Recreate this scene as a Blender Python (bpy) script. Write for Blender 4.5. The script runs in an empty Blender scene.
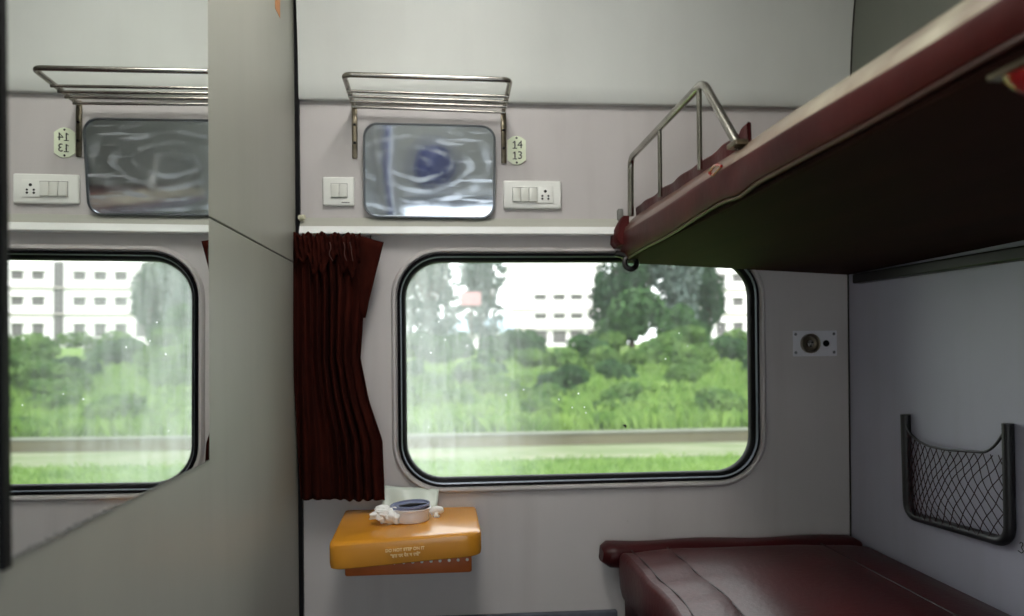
import bpy, bmesh, math, random
from mathutils import Vector, Matrix, noise
R = random.Random(7)
C = bpy.context.scene.collection
sc = bpy.context.scene
PI = math.pi

# ------------------------------------------------------------------ materials
MATS = {}
def srgb(r, g, b):
    f = lambda c: (c/255/12.92) if c/255 <= .04045 else ((c/255+.055)/1.055)**2.4
    return (f(r), f(g), f(b), 1)

def mat(name, col, rough=.5, metal=0, spec=.5, var=0, vscale=4, bump=0, bscale=60, col2=None,
        stretch=(1, 1, 1), coat=0, sheen=0, detail=4, contrast=(.35, .65), trans=0):
    m = bpy.data.materials.new(name); m.use_nodes = True
    nt = m.node_tree; N = nt.nodes; L = nt.links
    p = N['Principled BSDF']
    p.inputs['Base Color'].default_value = col
    p.inputs['Roughness'].default_value = rough
    p.inputs['Metallic'].default_value = metal
    p.inputs['Specular IOR Level'].default_value = spec
    p.inputs['Coat Weight'].default_value = coat
    p.inputs['Coat Roughness'].default_value = .15
    p.inputs['Sheen Weight'].default_value = sheen
    if var or bump or col2:
        tc = N.new('ShaderNodeTexCoord'); mp = N.new('ShaderNodeMapping')
        mp.inputs['Scale'].default_value = stretch
        L.new(tc.outputs['Object'], mp.inputs['Vector'])
        if var or col2:
            nz = N.new('ShaderNodeTexNoise'); nz.inputs['Scale'].default_value = vscale
            nz.inputs['Detail'].default_value = detail
            L.new(mp.outputs['Vector'], nz.inputs['Vector'])
            cr = N.new('ShaderNodeValToRGB')
            cr.color_ramp.elements[0].position = contrast[0]; cr.color_ramp.elements[1].position = contrast[1]
            c2 = col2 if col2 else tuple(c*(1-var) for c in col[:3])+(1,)
            cr.color_ramp.elements[0].color = c2; cr.color_ramp.elements[1].color = col
            L.new(nz.outputs['Fac'], cr.inputs['Fac']); L.new(cr.outputs['Color'], p.inputs['Base Color'])
        if bump:
            nb = N.new('ShaderNodeTexNoise'); nb.inputs['Scale'].default_value = bscale
            nb.inputs['Detail'].default_value = 5
            L.new(mp.outputs['Vector'], nb.inputs['Vector'])
            bp = N.new('ShaderNodeBump'); bp.inputs['Strength'].default_value = bump
            bp.inputs['Distance'].default_value = .004
            L.new(nb.outputs['Fac'], bp.inputs['Height']); L.new(bp.outputs['Normal'], p.inputs['Normal'])
    MATS[name] = m
    return m

def wall_mat(name, col, dirt=.25, rough=.55, marks=.5):
    """painted laminate: soft mottling, vertical grime streaks and a few dark specks"""
    m = mat(name, col, rough, var=.10, vscale=2.2, bump=.04, bscale=90, detail=6)
    nt = m.node_tree; N = nt.nodes; L = nt.links; p = N['Principled BSDF']
    src = p.inputs['Base Color'].links[0].from_socket
    tc = N.new('ShaderNodeTexCoord')
    vo = N.new('ShaderNodeTexVoronoi'); vo.inputs['Scale'].default_value = 9
    L.new(tc.outputs['Object'], vo.inputs['Vector'])
    cr = N.new('ShaderNodeValToRGB')
    cr.color_ramp.elements[0].position = .018; cr.color_ramp.elements[0].color = (1, 1, 1, 1)
    cr.color_ramp.elements[1].position = .035; cr.color_ramp.elements[1].color = (0, 0, 0, 1)
    L.new(vo.outputs['Distance'], cr.inputs['Fac'])
    n2 = N.new('ShaderNodeTexNoise'); n2.inputs['Scale'].default_value = 5
    L.new(tc.outputs['Object'], n2.inputs['Vector'])
    c2 = N.new('ShaderNodeValToRGB'); c2.color_ramp.elements[0].position = .55; c2.color_ramp.elements[1].position = .7
    L.new(n2.outputs['Fac'], c2.inputs['Fac'])
    mu = N.new('ShaderNodeMath'); mu.operation = 'MULTIPLY'
    L.new(cr.outputs['Color'], mu.inputs[0]); L.new(c2.outputs['Color'], mu.inputs[1])
    m2 = N.new('ShaderNodeMath'); m2.operation = 'MULTIPLY'; m2.inputs[1].default_value = marks
    L.new(mu.outputs[0], m2.inputs[0])
    mx = N.new('ShaderNodeMixRGB'); mx.inputs['Color2'].default_value = (.05, .04, .035, 1)
    L.new(m2.outputs[0], mx.inputs['Fac']); L.new(src, mx.inputs['Color1'])
    # grime streaks
    mp = N.new('ShaderNodeMapping'); mp.inputs['Scale'].default_value = (7, 7, .6)
    L.new(tc.outputs['Object'], mp.inputs['Vector'])
    n3 = N.new('ShaderNodeTexNoise'); n3.inputs['Scale'].default_value = 2; n3.inputs['Detail'].default_value = 6
    L.new(mp.outputs['Vector'], n3.inputs['Vector'])
    c3 = N.new('ShaderNodeValToRGB'); c3.color_ramp.elements[0].position = .5; c3.color_ramp.elements[1].position = .8
    c3.color_ramp.elements[1].color = (dirt, dirt, dirt, 1)
    L.new(n3.outputs['Fac'], c3.inputs['Fac'])
    mx2 = N.new('ShaderNodeMixRGB'); mx2.inputs['Color2'].default_value = (.22, .18, .17, 1)
    L.new(c3.outputs['Color'], mx2.inputs['Fac']); L.new(mx.outputs['Color'], mx2.inputs['Color1'])
    L.new(mx2.outputs['Color'], p.inputs['Base Color'])
    return m

def emit_mat(name, col, strength):
    m = bpy.data.materials.new(name); m.use_nodes = True
    nt = m.node_tree; nt.nodes.clear()
    o = nt.nodes.new('ShaderNodeOutputMaterial'); e = nt.nodes.new('ShaderNodeEmission')
    e.inputs['Color'].default_value = col; e.inputs['Strength'].default_value = strength
    nt.links.new(e.outputs[0], o.inputs['Surface'])
    return m

# ------------------------------------------------------------------ mesh helpers
def obj(name, bm, m, parent=None, smooth=False, kind=None):
    me = bpy.data.meshes.new(name)
    bm.normal_update(); bm.to_mesh(me); bm.free()
    me.materials.append(m)
    if smooth:
        me.set_sharp_from_angle(angle=math.radians(40)) if hasattr(me, 'set_sharp_from_angle') else None
        for p in me.polygons: p.use_smooth = True
    o = bpy.data.objects.new(name, me); C.objects.link(o)
    if parent: o.parent = parent
    if kind: o['kind'] = kind
    return o

def thing(name, label, cat, loc=(0, 0, 0), group=None):
    o = bpy.data.objects.new(name, None); C.objects.link(o)
    o.location = loc; o.empty_display_size = .1
    o['label'] = label; o['category'] = cat
    if group: o['group'] = group
    return o

def tag(o, label, cat, group=None, kind=None):
    o['label'] = label; o['category'] = cat
    if group: o['group'] = group
    if kind: o['kind'] = kind
    return o

def sub(o, part):
    o.parent = part; o.matrix_parent_inverse = Matrix.Identity(4); return o

def struct(name, bm, m, parent=None, smooth=False):
    o = obj(name, bm, m, parent, smooth)
    if not parent: o['kind'] = 'structure'
    return o

def add_box(bm, x0, x1, y0, y1, z0, z1, bev=0, seg=2):
    t = bmesh.new()
    bmesh.ops.create_cube(t, size=1)
    for v in t.verts:
        v.co = Vector((x0+(v.co.x+.5)*(x1-x0), y0+(v.co.y+.5)*(y1-y0), z0+(v.co.z+.5)*(z1-z0)))
    if bev:
        bmesh.ops.bevel(t, geom=t.edges[:], offset=bev, segments=seg, affect='EDGES', profile=.5, clamp_overlap=True)
    merge(bm, t); return bm

def merge(bm, t, M=None):
    if M: bmesh.ops.transform(t, matrix=M, verts=t.verts)
    me = bpy.data.meshes.new('tmp'); t.to_mesh(me); t.free()
    bm.from_mesh(me); bpy.data.meshes.remove(me)

def box(*a, **k): return add_box(bmesh.new(), *a, **k)

def fillet(pts, r, n=6):
    """round the inner corners of a polyline"""
    pts = [Vector(p) for p in pts]; out = [pts[0]]
    for a, b, c in zip(pts, pts[1:], pts[2:]):
        d0 = (a-b); d1 = (c-b)
        rr = min(r, d0.length*.45, d1.length*.45)
        p0 = b+d0.normalized()*rr; p1 = b+d1.normalized()*rr
        for i in range(n+1):
            t = i/n
            out.append(p0*(1-t)**2+b*2*t*(1-t)+p1*t*t)
    out.append(pts[-1]); return out

def add_tube(bm, pts, r, seg=10, cap=True, closed=False, flat=None, upv=None):
    """sweep a circle (or an ellipse flat=(a,b)) along a polyline with transported frames"""
    pts = [Vector(p) for p in pts]; n = len(pts); rings = []
    up = None
    for i in range(n):
        if closed: d = pts[(i+1) % n]-pts[i-1]
        elif i == 0: d = pts[1]-pts[0]
        elif i == n-1: d = pts[-1]-pts[-2]
        else: d = (pts[i+1]-pts[i]).normalized()+(pts[i]-pts[i-1]).normalized()
        d.normalize()
        if up is None:
            up = Vector(upv) if upv else (Vector((0, 0, 1)) if abs(d.z) < .9 else Vector((1, 0, 0)))
        elif upv: up = Vector(upv)
        s = d.cross(up)
        if s.length < 1e-6: s = d.orthogonal()
        s.normalize(); up = s.cross(d).normalized()
        rad = r[i] if isinstance(r, (list, tuple)) else r
        a, b = flat if flat else (rad, rad)
        rings.append([bm.verts.new(pts[i]+s*math.cos(k*2*PI/seg)*a+up*math.sin(k*2*PI/seg)*b) for k in range(seg)])
    m = n if closed else n-1
    for i in range(m):
        A = rings[i]; B = rings[(i+1) % n]
        for k in range(seg):
            bm.faces.new((A[k], A[(k+1) % seg], B[(k+1) % seg], B[k]))
    if cap and not closed:
        bm.faces.new(rings[0][::-1]); bm.faces.new(rings[-1])
    return bm

def tube(*a, **k): return add_tube(bmesh.new(), *a, **k)

def add_lathe(bm, prof, M=None, seg=24):
    """profile of (r, h) turned about local Z"""
    t = bmesh.new(); rings = []
    for r, h in prof:
        if r < 1e-6: rings.append([t.verts.new((0, 0, h))])
        else: rings.append([t.verts.new((r*math.cos(k*2*PI/seg), r*math.sin(k*2*PI/seg), h)) for k in range(seg)])
    for A, B in zip(rings, rings[1:]):
        for k in range(seg):
            k2 = (k+1) % seg
            if len(A) == 1 and len(B) == 1: continue
            if len(A) == 1: t.faces.new((A[0], B[k2], B[k]))
            elif len(B) == 1: t.faces.new((A[k], A[k2], B[0]))
            else: t.faces.new((A[k], A[k2], B[k2], B[k]))
    merge(bm, t, M); return bm

def facing(p, n):
    """matrix that puts local +Z along n at p"""
    q = Vector((0, 0, 1)).rotation_difference(Vector(n).normalized())
    return Matrix.Translation(Vector(p)) @ q.to_matrix().to_4x4()

def rrect(x0, x1, z0, z1, r, n=10):
    pts = []
    for cx, cz, a0 in ((x1-r, z1-r, 0), (x0+r, z1-r, 90), (x0+r, z0+r, 180), (x1-r, z0+r, 270)):
        for i in range(n+1):
            a = math.radians(a0+90*i/n)
            pts.append((cx+r*math.cos(a), cz+r*math.sin(a)))
    return pts

def add_prism(bm, pts2, y0, y1, axis='y', bev=0):
    """extrude a 2-D outline (x,z) between y0 and y1"""
    t = bmesh.new()
    f = (lambda a, b, d: (a, d, b)) if axis == 'y' else ((lambda a, b, d: (d, a, b)) if axis == 'x' else (lambda a, b, d: (a, b, d)))
    A = [t.verts.new(f(a, b, y0)) for a, b in pts2]; B = [t.verts.new(f(a, b, y1)) for a, b in pts2]
    n = len(pts2)
    fa = t.faces.new(A); fb = t.faces.new(B[::-1])
    for i in range(n): t.faces.new((A[i], B[i], B[(i+1) % n], A[(i+1) % n]))
    bmesh.ops.recalc_face_normals(t, faces=t.faces)
    if bev:
        es = [e for e in t.edges if (e.verts[0] in A and e.verts[1] in A)]
        bmesh.ops.bevel(t, geom=es, offset=bev, segments=2, affect='EDGES', profile=.5)
    merge(bm, t); return bm

def prism(*a, **k): return add_prism(bmesh.new(), *a, **k)

def ring_sweep(loop_fn, prof):
    """prof: list of (inset, y); loop_fn(inset)-> closed (x,z) loop"""
    bm = bmesh.new(); rings = []
    for ins, y in prof:
        rings.append([bm.verts.new((a, y, b)) for a, b in loop_fn(ins)])
    n = len(rings[0])
    for A, B in zip(rings, rings[1:]):
        for k in range(n): bm.faces.new((A[k], A[(k+1) % n], B[(k+1) % n], B[k]))
    bmesh.ops.recalc_face_normals(bm, faces=bm.faces)
    return bm

def loft(sections, closed=True, cap=True):
    bm = bmesh.new()
    rs = [[bm.verts.new(p) for p in s] for s in sections]; n = len(rs[0])
    for A, B in zip(rs, rs[1:]):
        for k in range(n if closed else n-1):
            bm.faces.new((A[k], A[(k+1) % n], B[(k+1) % n], B[k]))
    if cap and closed:
        bm.faces.new(rs[0][::-1]); bm.faces.new(rs[-1])
    bmesh.ops.recalc_face_normals(bm, faces=bm.faces)
    return bm

def text_obj(name, body, size, loc, m, parent, depth=.0005, bold=0, align='CENTER', rot=(PI/2, 0, 0), space=1.0):
    cu = bpy.data.curves.new(name, 'FONT'); cu.body = body; cu.size = size
    cu.align_x = align; cu.align_y = 'CENTER'; cu.extrude = depth; cu.space_character = space; cu.offset = bold
    t = bpy.data.objects.new('t', cu); C.objects.link(t)
    dg = bpy.context.evaluated_depsgraph_get()
    me = bpy.data.meshes.new_from_object(t.evaluated_get(dg))
    bpy.data.objects.remove(t); bpy.data.curves.remove(cu)
    me.name = name; me.materials.clear(); me.materials.append(m)
    o = bpy.data.objects.new(name, me); C.objects.link(o); o.parent = parent
    o.location = loc; o.rotation_euler = rot
    return o

# ------------------------------------------------------------------ palette
M_upper = wall_mat('cove_paint', srgb(214, 217, 213), .06, .45, .3)
M_front = wall_mat('front_panel_laminate', srgb(200, 195, 194), .16, .5, .8)
M_left = wall_mat('partition_laminate', srgb(168, 168, 157), .12, .42, .6)
M_right = wall_mat('right_partition_laminate', srgb(174, 174, 190), .14, .5, .6)
M_rightshade = wall_mat('shaded_right_laminate', srgb(100, 104, 94), .14, .5, .6)  # darker copy of the right laminate: shade painted into the colour
M_ceil = mat('ceiling_paint', srgb(215, 217, 212), .6)
M_floor = mat('vinyl_floor', srgb(88, 92, 104), .55, var=.3, vscale=30)
M_black = mat('black_rubber', srgb(10, 9, 13), .5, spec=.15)
M_alu = mat('dull_aluminium', srgb(120, 124, 134), .35, metal=.9)
M_white = mat('white_plastic', srgb(240, 241, 236), .35, var=.05, vscale=20)
M_whiteb = mat('switch_rocker_plastic', srgb(222, 223, 216), .3)
M_gap = mat('switch_gap_grey', srgb(120, 120, 116), .6)
M_rail = mat('white_rail_enamel', srgb(236, 238, 236), .4, var=.06, vscale=12)
M_sillgrey = mat('grey_step_paint', srgb(178, 178, 168), .5)
M_steel = mat('brushed_steel', srgb(176, 172, 164), .24, metal=1, var=.35, vscale=14, bump=.03)
M_steeld = mat('worn_steel', srgb(150, 140, 122), .3, metal=1, var=.5, vscale=25)
M_rim = mat('mirror_rim_metal', srgb(120, 124, 128), .3, metal=.9)
M_dark = mat('dark_metal', srgb(30, 28, 28), .4, metal=.6)
M_hole = mat('dark_hole', srgb(12, 12, 14), .8)
M_leather = mat('maroon_leatherette', srgb(68, 10, 14), .42, spec=.26, var=.45, vscale=3.5, bump=.3, bscale=70, coat=0, detail=6)
M_wornsheen = mat('worn_sheen_leatherette', srgb(186, 178, 154), .40, spec=.5, col2=srgb(110, 84, 64), vscale=6, bump=.25, bscale=22, coat=.5, detail=8, contrast=(.3, .6))  # light caught on the worn upper edge is put into this colour
_n = M_wornsheen.node_tree; _p = _n.nodes['Principled BSDF']; _s = _p.inputs['Base Color'].links[0].from_socket
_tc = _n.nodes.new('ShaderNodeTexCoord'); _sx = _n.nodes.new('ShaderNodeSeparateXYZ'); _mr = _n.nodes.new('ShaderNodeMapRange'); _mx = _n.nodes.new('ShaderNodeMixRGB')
_mr.inputs['From Min'].default_value = -.75; _mr.inputs['From Max'].default_value = -1.5          # painted sheen grows paler towards the door end
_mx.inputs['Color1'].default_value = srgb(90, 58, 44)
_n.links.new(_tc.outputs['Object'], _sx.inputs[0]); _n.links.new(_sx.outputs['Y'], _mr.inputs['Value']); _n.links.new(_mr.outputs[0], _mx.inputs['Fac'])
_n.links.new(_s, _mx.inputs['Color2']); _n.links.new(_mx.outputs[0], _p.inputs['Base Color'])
M_worn = mat('worn_leatherette', srgb(72, 18, 18), .45, spec=.14, col2=srgb(48, 8, 9), vscale=5, bump=.25, bscale=18, coat=0, detail=7)
M_seam = mat('seam_thread_dark', srgb(34, 8, 10), .6)
M_piping = mat('worn_piping', srgb(84, 48, 42), .5, var=.4, vscale=40)
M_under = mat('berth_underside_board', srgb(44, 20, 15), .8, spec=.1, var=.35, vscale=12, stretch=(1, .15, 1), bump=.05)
M_red = mat('red_gloss_plastic', srgb(150, 16, 14), .12, coat=.6)
M_curt = mat('brown_red_curtain_cloth', srgb(56, 19, 12), .95, spec=.08, var=.45, vscale=30, stretch=(1, 1, .25), bump=.2, bscale=140)
M_orange = mat('orange_fibreglass', srgb(224, 152, 46), .25, var=.16, vscale=5, spec=.5, coat=.15)
M_oranged = mat('orange_brown_board', srgb(190, 96, 28), .4, var=.25, vscale=9)
M_letter = mat('cream_lettering', srgb(246, 214, 150), .5)
M_paper = mat('white_paper', srgb(244, 244, 242), .8, bump=.15, bscale=60)
M_sheet = mat('pale_plastic_sheet', srgb(214, 224, 214), .35, var=.05)
M_foil = mat('white_food_tub_plastic', srgb(236, 237, 246), .3, coat=.2)
M_lid = mat('slate_blue_lid', srgb(120, 128, 160), .25, coat=.3)
M_net = mat('black_net_cord', srgb(46, 20, 26), .7)
M_netframe = mat('black_net_frame', srgb(22, 22, 26), .45)
M_plate = mat('pale_green_number_plate', srgb(232, 240, 214), .4)
M_ink = mat('dark_number_ink', srgb(44, 52, 40), .6)
M_grey = mat('grey_metal_plate', srgb(222, 222, 228), .45)
M_orst = mat('orange_sticker', srgb(206, 140, 84), .6)
M_glue = mat('yellowed_sealant', srgb(206, 204, 178), .6)
M_blue = mat('blue_enamel', srgb(28, 44, 120), .35, coat=.3)
M_groove = mat('dark_groove', srgb(40, 36, 30), .8)

# mirror glass
def mirror_mat(name, tint, scuffs=False):
    m = bpy.data.materials.new(name); m.use_nodes = True
    nt = m.node_tree; N = nt.nodes; L = nt.links; N.clear()
    o = N.new('ShaderNodeOutputMaterial'); g = N.new('ShaderNodeBsdfGlossy')
    g.inputs['Color'].default_value = tint; g.inputs['Roughness'].default_value = .06 if scuffs else 0
    if not scuffs:
        L.new(g.outputs[0], o.inputs['Surface']); return m
    d = N.new('ShaderNodeBsdfDiffuse'); d.inputs['Color'].default_value = (.92, .95, 1, 1)
    g2 = N.new('ShaderNodeBsdfGlossy'); g2.inputs['Roughness'].default_value = .26; g2.inputs['Color'].default_value = (.80, .88, 1, 1)
    ad = N.new('ShaderNodeMixShader'); ad.inputs['Fac'].default_value = .17
    L.new(g2.outputs[0], ad.inputs[1]); L.new(d.outputs[0], ad.inputs[2])
    mx = N.new('ShaderNodeMixShader')
    tc = N.new('ShaderNodeTexCoord')
    # arcs of polishing smears about a point high on the glass, broken up by noise
    mp = N.new('ShaderNodeMapping'); mp.inputs['Location'].default_value = (.03, 0, -.03); mp.inputs['Scale'].default_value = (.75, 1, 1.5)
    L.new(tc.outputs['Object'], mp.inputs['Vector'])
    wv = N.new('ShaderNodeTexWave'); wv.wave_type = 'RINGS'; wv.rings_direction = 'Y'
    wv.inputs['Scale'].default_value = 7; wv.inputs['Distortion'].default_value = 5; wv.inputs['Detail Scale'].default_value = 1.2
    L.new(mp.outputs['Vector'], wv.inputs['Vector'])
    wr = N.new('ShaderNodeValToRGB'); wr.color_ramp.elements[0].position = .45; wr.color_ramp.elements[1].position = 1
    L.new(wv.outputs['Fac'], wr.inputs['Fac'])
    n1 = N.new('ShaderNodeTexNoise'); n1.inputs['Scale'].default_value = 13; n1.inputs['Detail'].default_value = 3
    L.new(tc.outputs['Object'], n1.inputs['Vector'])
    r1 = N.new('ShaderNodeValToRGB'); r1.color_ramp.elements[0].position = .42; r1.color_ramp.elements[1].position = .66
    L.new(n1.outputs['Fac'], r1.inputs['Fac'])
    mu = N.new('ShaderNodeMath'); mu.operation = 'MULTIPLY'
    L.new(wr.outputs['Color'], mu.inputs[0]); L.new(r1.outputs['Color'], mu.inputs[1])
    ms = N.new('ShaderNodeMath'); ms.operation = 'MULTIPLY'; ms.inputs[1].default_value = .75
    L.new(mu.outputs[0], ms.inputs[0]); mu = ms
    # thin film of dust over everything, and fine specks
    n2 = N.new('ShaderNodeTexNoise'); n2.inputs['Scale'].default_value = 160; n2.inputs['Detail'].default_value = 2
    L.new(tc.outputs['Object'], n2.inputs['Vector'])
    r2 = N.new('ShaderNodeValToRGB'); r2.color_ramp.elements[0].position = .6; r2.color_ramp.elements[1].position = .8
    r2.color_ramp.elements[1].color = (.35, .35, .35, 1)
    L.new(n2.outputs['Fac'], r2.inputs['Fac'])
    a2 = N.new('ShaderNodeMath'); a2.operation = 'ADD'; a2.use_clamp = True
    L.new(mu.outputs[0], a2.inputs[0]); L.new(r2.outputs['Color'], a2.inputs[1])
    # diagonal scratches on the right half
    mp4 = N.new('ShaderNodeMapping'); mp4.inputs['Rotation'].default_value = (0, math.radians(-58), 0); mp4.inputs['Scale'].default_value = (1.2, 1, 9)
    L.new(tc.outputs['Object'], mp4.inputs['Vector'])
    n4 = N.new('ShaderNodeTexNoise'); n4.inputs['Scale'].default_value = 6; n4.inputs['Detail'].default_value = 3
    L.new(mp4.outputs['Vector'], n4.inputs['Vector'])
    r4 = N.new('ShaderNodeValToRGB'); r4.color_ramp.elements[0].position = .56; r4.color_ramp.elements[1].position = .66
    L.new(n4.outputs['Fac'], r4.inputs['Fac'])
    sx4 = N.new('ShaderNodeSeparateXYZ'); L.new(tc.outputs['Object'], sx4.inputs[0])
    mr4 = N.new('ShaderNodeMapRange'); mr4.inputs['From Min'].default_value = .0; mr4.inputs['From Max'].default_value = .06
    L.new(sx4.outputs['X'], mr4.inputs['Value'])
    mu4 = N.new('ShaderNodeMath'); mu4.operation = 'MULTIPLY'; L.new(r4.outputs['Color'], mu4.inputs[0]); L.new(mr4.outputs[0], mu4.inputs[1])
    a4 = N.new('ShaderNodeMath'); a4.operation = 'ADD'; a4.use_clamp = True; L.new(a2.outputs[0], a4.inputs[0]); L.new(mu4.outputs[0], a4.inputs[1]); a2 = a4
    a3 = N.new('ShaderNodeMath'); a3.operation = 'ADD'; a3.use_clamp = True; a3.inputs[1].default_value = .08
    L.new(a2.outputs[0], a3.inputs[0])
    L.new(a3.outputs[0], mx.inputs['Fac']); L.new(g.outputs[0], mx.inputs[1]); L.new(ad.outputs[0], mx.inputs[2])
    # slight ripple of the cheap glass
    nb = N.new('ShaderNodeTexNoise'); nb.inputs['Scale'].default_value = 9; nb.inputs['Detail'].default_value = 1
    L.new(tc.outputs['Object'], nb.inputs['Vector'])
    bp = N.new('ShaderNodeBump'); bp.inputs['Strength'].default_value = .05; bp.inputs['Distance'].default_value = .01
    L.new(nb.outputs['Fac'], bp.inputs['Height']); L.new(bp.outputs['Normal'], g.inputs['Normal'])
    L.new(mx.outputs[0], o.inputs['Surface'])
    return m
M_mirror = mirror_mat('mirror_glass', (.86, .88, .86, 1))
M_mirror2 = mirror_mat('scuffed_mirror_glass', (.74, .81, .92, 1), True)
M_scuff = mat('whitish_scuffed_film', (.9, .95, 1, 1), .25)

# window glass with grime
def glass_mat():
    m = bpy.data.materials.new('dusty_window_glass'); m.use_nodes = True
    nt = m.node_tree; N = nt.nodes; L = nt.links; N.clear()
    o = N.new('ShaderNodeOutputMaterial')
    tr = N.new('ShaderNodeBsdfTransparent'); tr.inputs['Color'].default_value = (.97, .985, .97, 1)
    gl = N.new('ShaderNodeBsdfGlossy'); gl.inputs['Roughness'].default_value = .0
    lw = N.new('ShaderNodeFresnel'); lw.inputs['IOR'].default_value = 1.3
    m1 = N.new('ShaderNodeMixShader')
    L.new(lw.outputs[0], m1.inputs['Fac']); L.new(tr.outputs[0], m1.inputs[1]); L.new(gl.outputs[0], m1.inputs[2])
    ts = N.new('ShaderNodeBsdfTranslucent'); ts.inputs['Color'].default_value = (.95, .97, 1, 1)
    tc = N.new('ShaderNodeTexCoord')
    vo = N.new('ShaderNodeTexVoronoi'); vo.inputs['Scale'].default_value = 26
    L.new(tc.outputs['Object'], vo.inputs['Vector'])
    vr = N.new('ShaderNodeValToRGB')
    vr.color_ramp.elements[0].position = .03; vr.color_ramp.elements[0].color = (.8, .8, .8, 1)
    vr.color_ramp.elements[1].position = .07; vr.color_ramp.elements[1].color = (0, 0, 0, 1)
    L.new(vo.outputs['Distance'], vr.inputs['Fac'])
    n1 = N.new('ShaderNodeTexNoise'); n1.inputs['Scale'].default_value = 6
    L.new(tc.outputs['Object'], n1.inputs['Vector'])
    r1 = N.new('ShaderNodeValToRGB'); r1.color_ramp.elements[0].position = .55; r1.color_ramp.elements[1].position = .62
    L.new(n1.outputs['Fac'], r1.inputs['Fac'])
    mu = N.new('ShaderNodeMath'); mu.operation = 'MULTIPLY'
    L.new(vr.outputs['Color'], mu.inputs[0]); L.new(r1.outputs['Color'], mu.inputs[1])
    # vertical dirt streaks, thickened at the left end to paint in the glare
    mp = N.new('ShaderNodeMapping'); mp.inputs['Scale'].default_value = (26, 1, 3)
    L.new(tc.outputs['Object'], mp.inputs['Vector'])
    n2 = N.new('ShaderNodeTexNoise'); n2.inputs['Scale'].default_value = 1.6; n2.inputs['Detail'].default_value = 7
    L.new(mp.outputs['Vector'], n2.inputs['Vector'])
    sx = N.new('ShaderNodeSeparateXYZ'); L.new(tc.outputs['Object'], sx.inputs[0])
    mr = N.new('ShaderNodeMapRange'); mr.inputs['From Min'].default_value = -.5; mr.inputs['From Max'].default_value = -.05
    mr.inputs['To Min'].default_value = .38; mr.inputs['To Max'].default_value = .04
    L.new(sx.outputs['X'], mr.inputs['Value'])
    m3 = N.new('ShaderNodeMath'); m3.operation = 'MULTIPLY'
    L.new(n2.outputs['Fac'], m3.inputs[0]); L.new(mr.outputs[0], m3.inputs[1])
    ad = N.new('ShaderNodeMath'); ad.operation = 'ADD'; ad.use_clamp = True
    L.new(mu.outputs[0], ad.inputs[0]); L.new(m3.outputs[0], ad.inputs[1])
    m2 = N.new('ShaderNodeMixShader')
    L.new(ad.outputs[0], m2.inputs['Fac']); L.new(m1.outputs[0], m2.inputs[1]); L.new(ts.outputs[0], m2.inputs[2])
    L.new(m2.outputs[0], o.inputs['Surface'])
    return m
M_glass = glass_mat()
M_clear = bpy.data.materials.new('clear_added_door_glass'); M_clear.use_nodes = True
_n = M_clear.node_tree; _n.nodes.clear()
_o = _n.nodes.new('ShaderNodeOutputMaterial'); _t = _n.nodes.new('ShaderNodeBsdfTransparent'); _g = _n.nodes.new('ShaderNodeBsdfGlossy'); _m = _n.nodes.new('ShaderNodeMixShader')
_g.inputs['Roughness'].default_value = .02; _m.inputs['Fac'].default_value = .06; _t.inputs['Color'].default_value = (.96, .98, .98, 1)
_n.links.new(_t.outputs[0], _m.inputs[1]); _n.links.new(_g.outputs[0], _m.inputs[2]); _n.links.new(_m.outputs[0], _o.inputs['Surface'])

# ------------------------------------------------------------------ room shell
XL, XR, YR, ZC = -.40, 1.176, -2.62, 2.32
WX0, WX1, WZ0, WZ1, WR = -.130, .908, .628, 1.282, .125

struct('floor', box(XL-.1, XR+.1, YR-.1, .12, -.06, 0), M_floor)
struct('ceiling', box(XL-.1, XR+.1, YR-.1, .12, ZC, ZC+.05), M_ceil)
# left partition: upper and lower board with a dark joint between them
bm = bmesh.new()
add_box(bm, XL-.05, XL, YR, -.016, 0, 1.2497, .0015, 1)
add_box(bm, XL-.05, XL, YR, -.016, 1.2523, ZC, .0015, 1)
wl = struct('wall_left', bm, M_left)
obj('panel_joint', box(XL-.04, XL-.0035, YR, -.02, 1.2485, 1.2535), M_groove, wl)
struct('trim_1', box(XL-.045, XL+.011, -.016, .004, 0, ZC), M_black)           # dark strip in the left corner
wr = struct('wall_right', box(XR, XR+.05, YR, .02, 0, 1.30), M_right)
obj('upper_panel', box(XR, XR+.05, YR, .02, 1.3005, ZC), M_rightshade, wr)  # unlit wall above the berth, its shade painted in
obj('corner_seam', box(XR-.0035, XR-.0002, -.004, -.0005, 0, 1.7), M_groove, bpy.data.objects['wall_right'])

# front (window) wall: lower panel with the rounded opening
def opening(ins): return rrect(WX0+ins, WX1-ins, WZ0+ins, WZ1-ins, max(WR-ins, .02), 10)
def wall_with_hole(x0, x1, z0, z1, loop, y0, y1):
    bm = bmesh.new(); cx = (WX0+WX1)/2; cz = (WZ0+WZ1)/2; n = len(loop)
    def outer(p):
        dx, dz = p[0]-cx, p[1]-cz
        t = 1e9
        if dx > 1e-9: t = min(t, (x1-cx)/dx)
        if dx < -1e-9: t = min(t, (x0-cx)/dx)
        if dz > 1e-9: t = min(t, (z1-cz)/dz)
        if dz < -1e-9: t = min(t, (z0-cz)/dz)
        return (cx+dx*t, cz+dz*t)
    out = [outer(p) for p in loop]
    # snap the four true corners
    for c in ((x0, z0), (x0, z1), (x1, z0), (x1, z1)):
        k = min(range(n), key=lambda i: (out[i][0]-c[0])**2+(out[i][1]-c[1])**2); out[k] = c
    for y in (y0, y1):
        A = [bm.verts.new((a, y, b)) for a, b in loop]; B = [bm.verts.new((a, y, b)) for a, b in out]
        for k in range(n): bm.faces.new((A[k], A[(k+1) % n], B[(k+1) % n], B[k]))
        if y == y0: A0 = A
        else:
            for k in range(n): bm.faces.new((A0[k], A0[(k+1) % n], A[(k+1) % n], A[k]))
    bmesh.ops.recalc_face_normals(bm, faces=bm.faces)
    return bm
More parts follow.
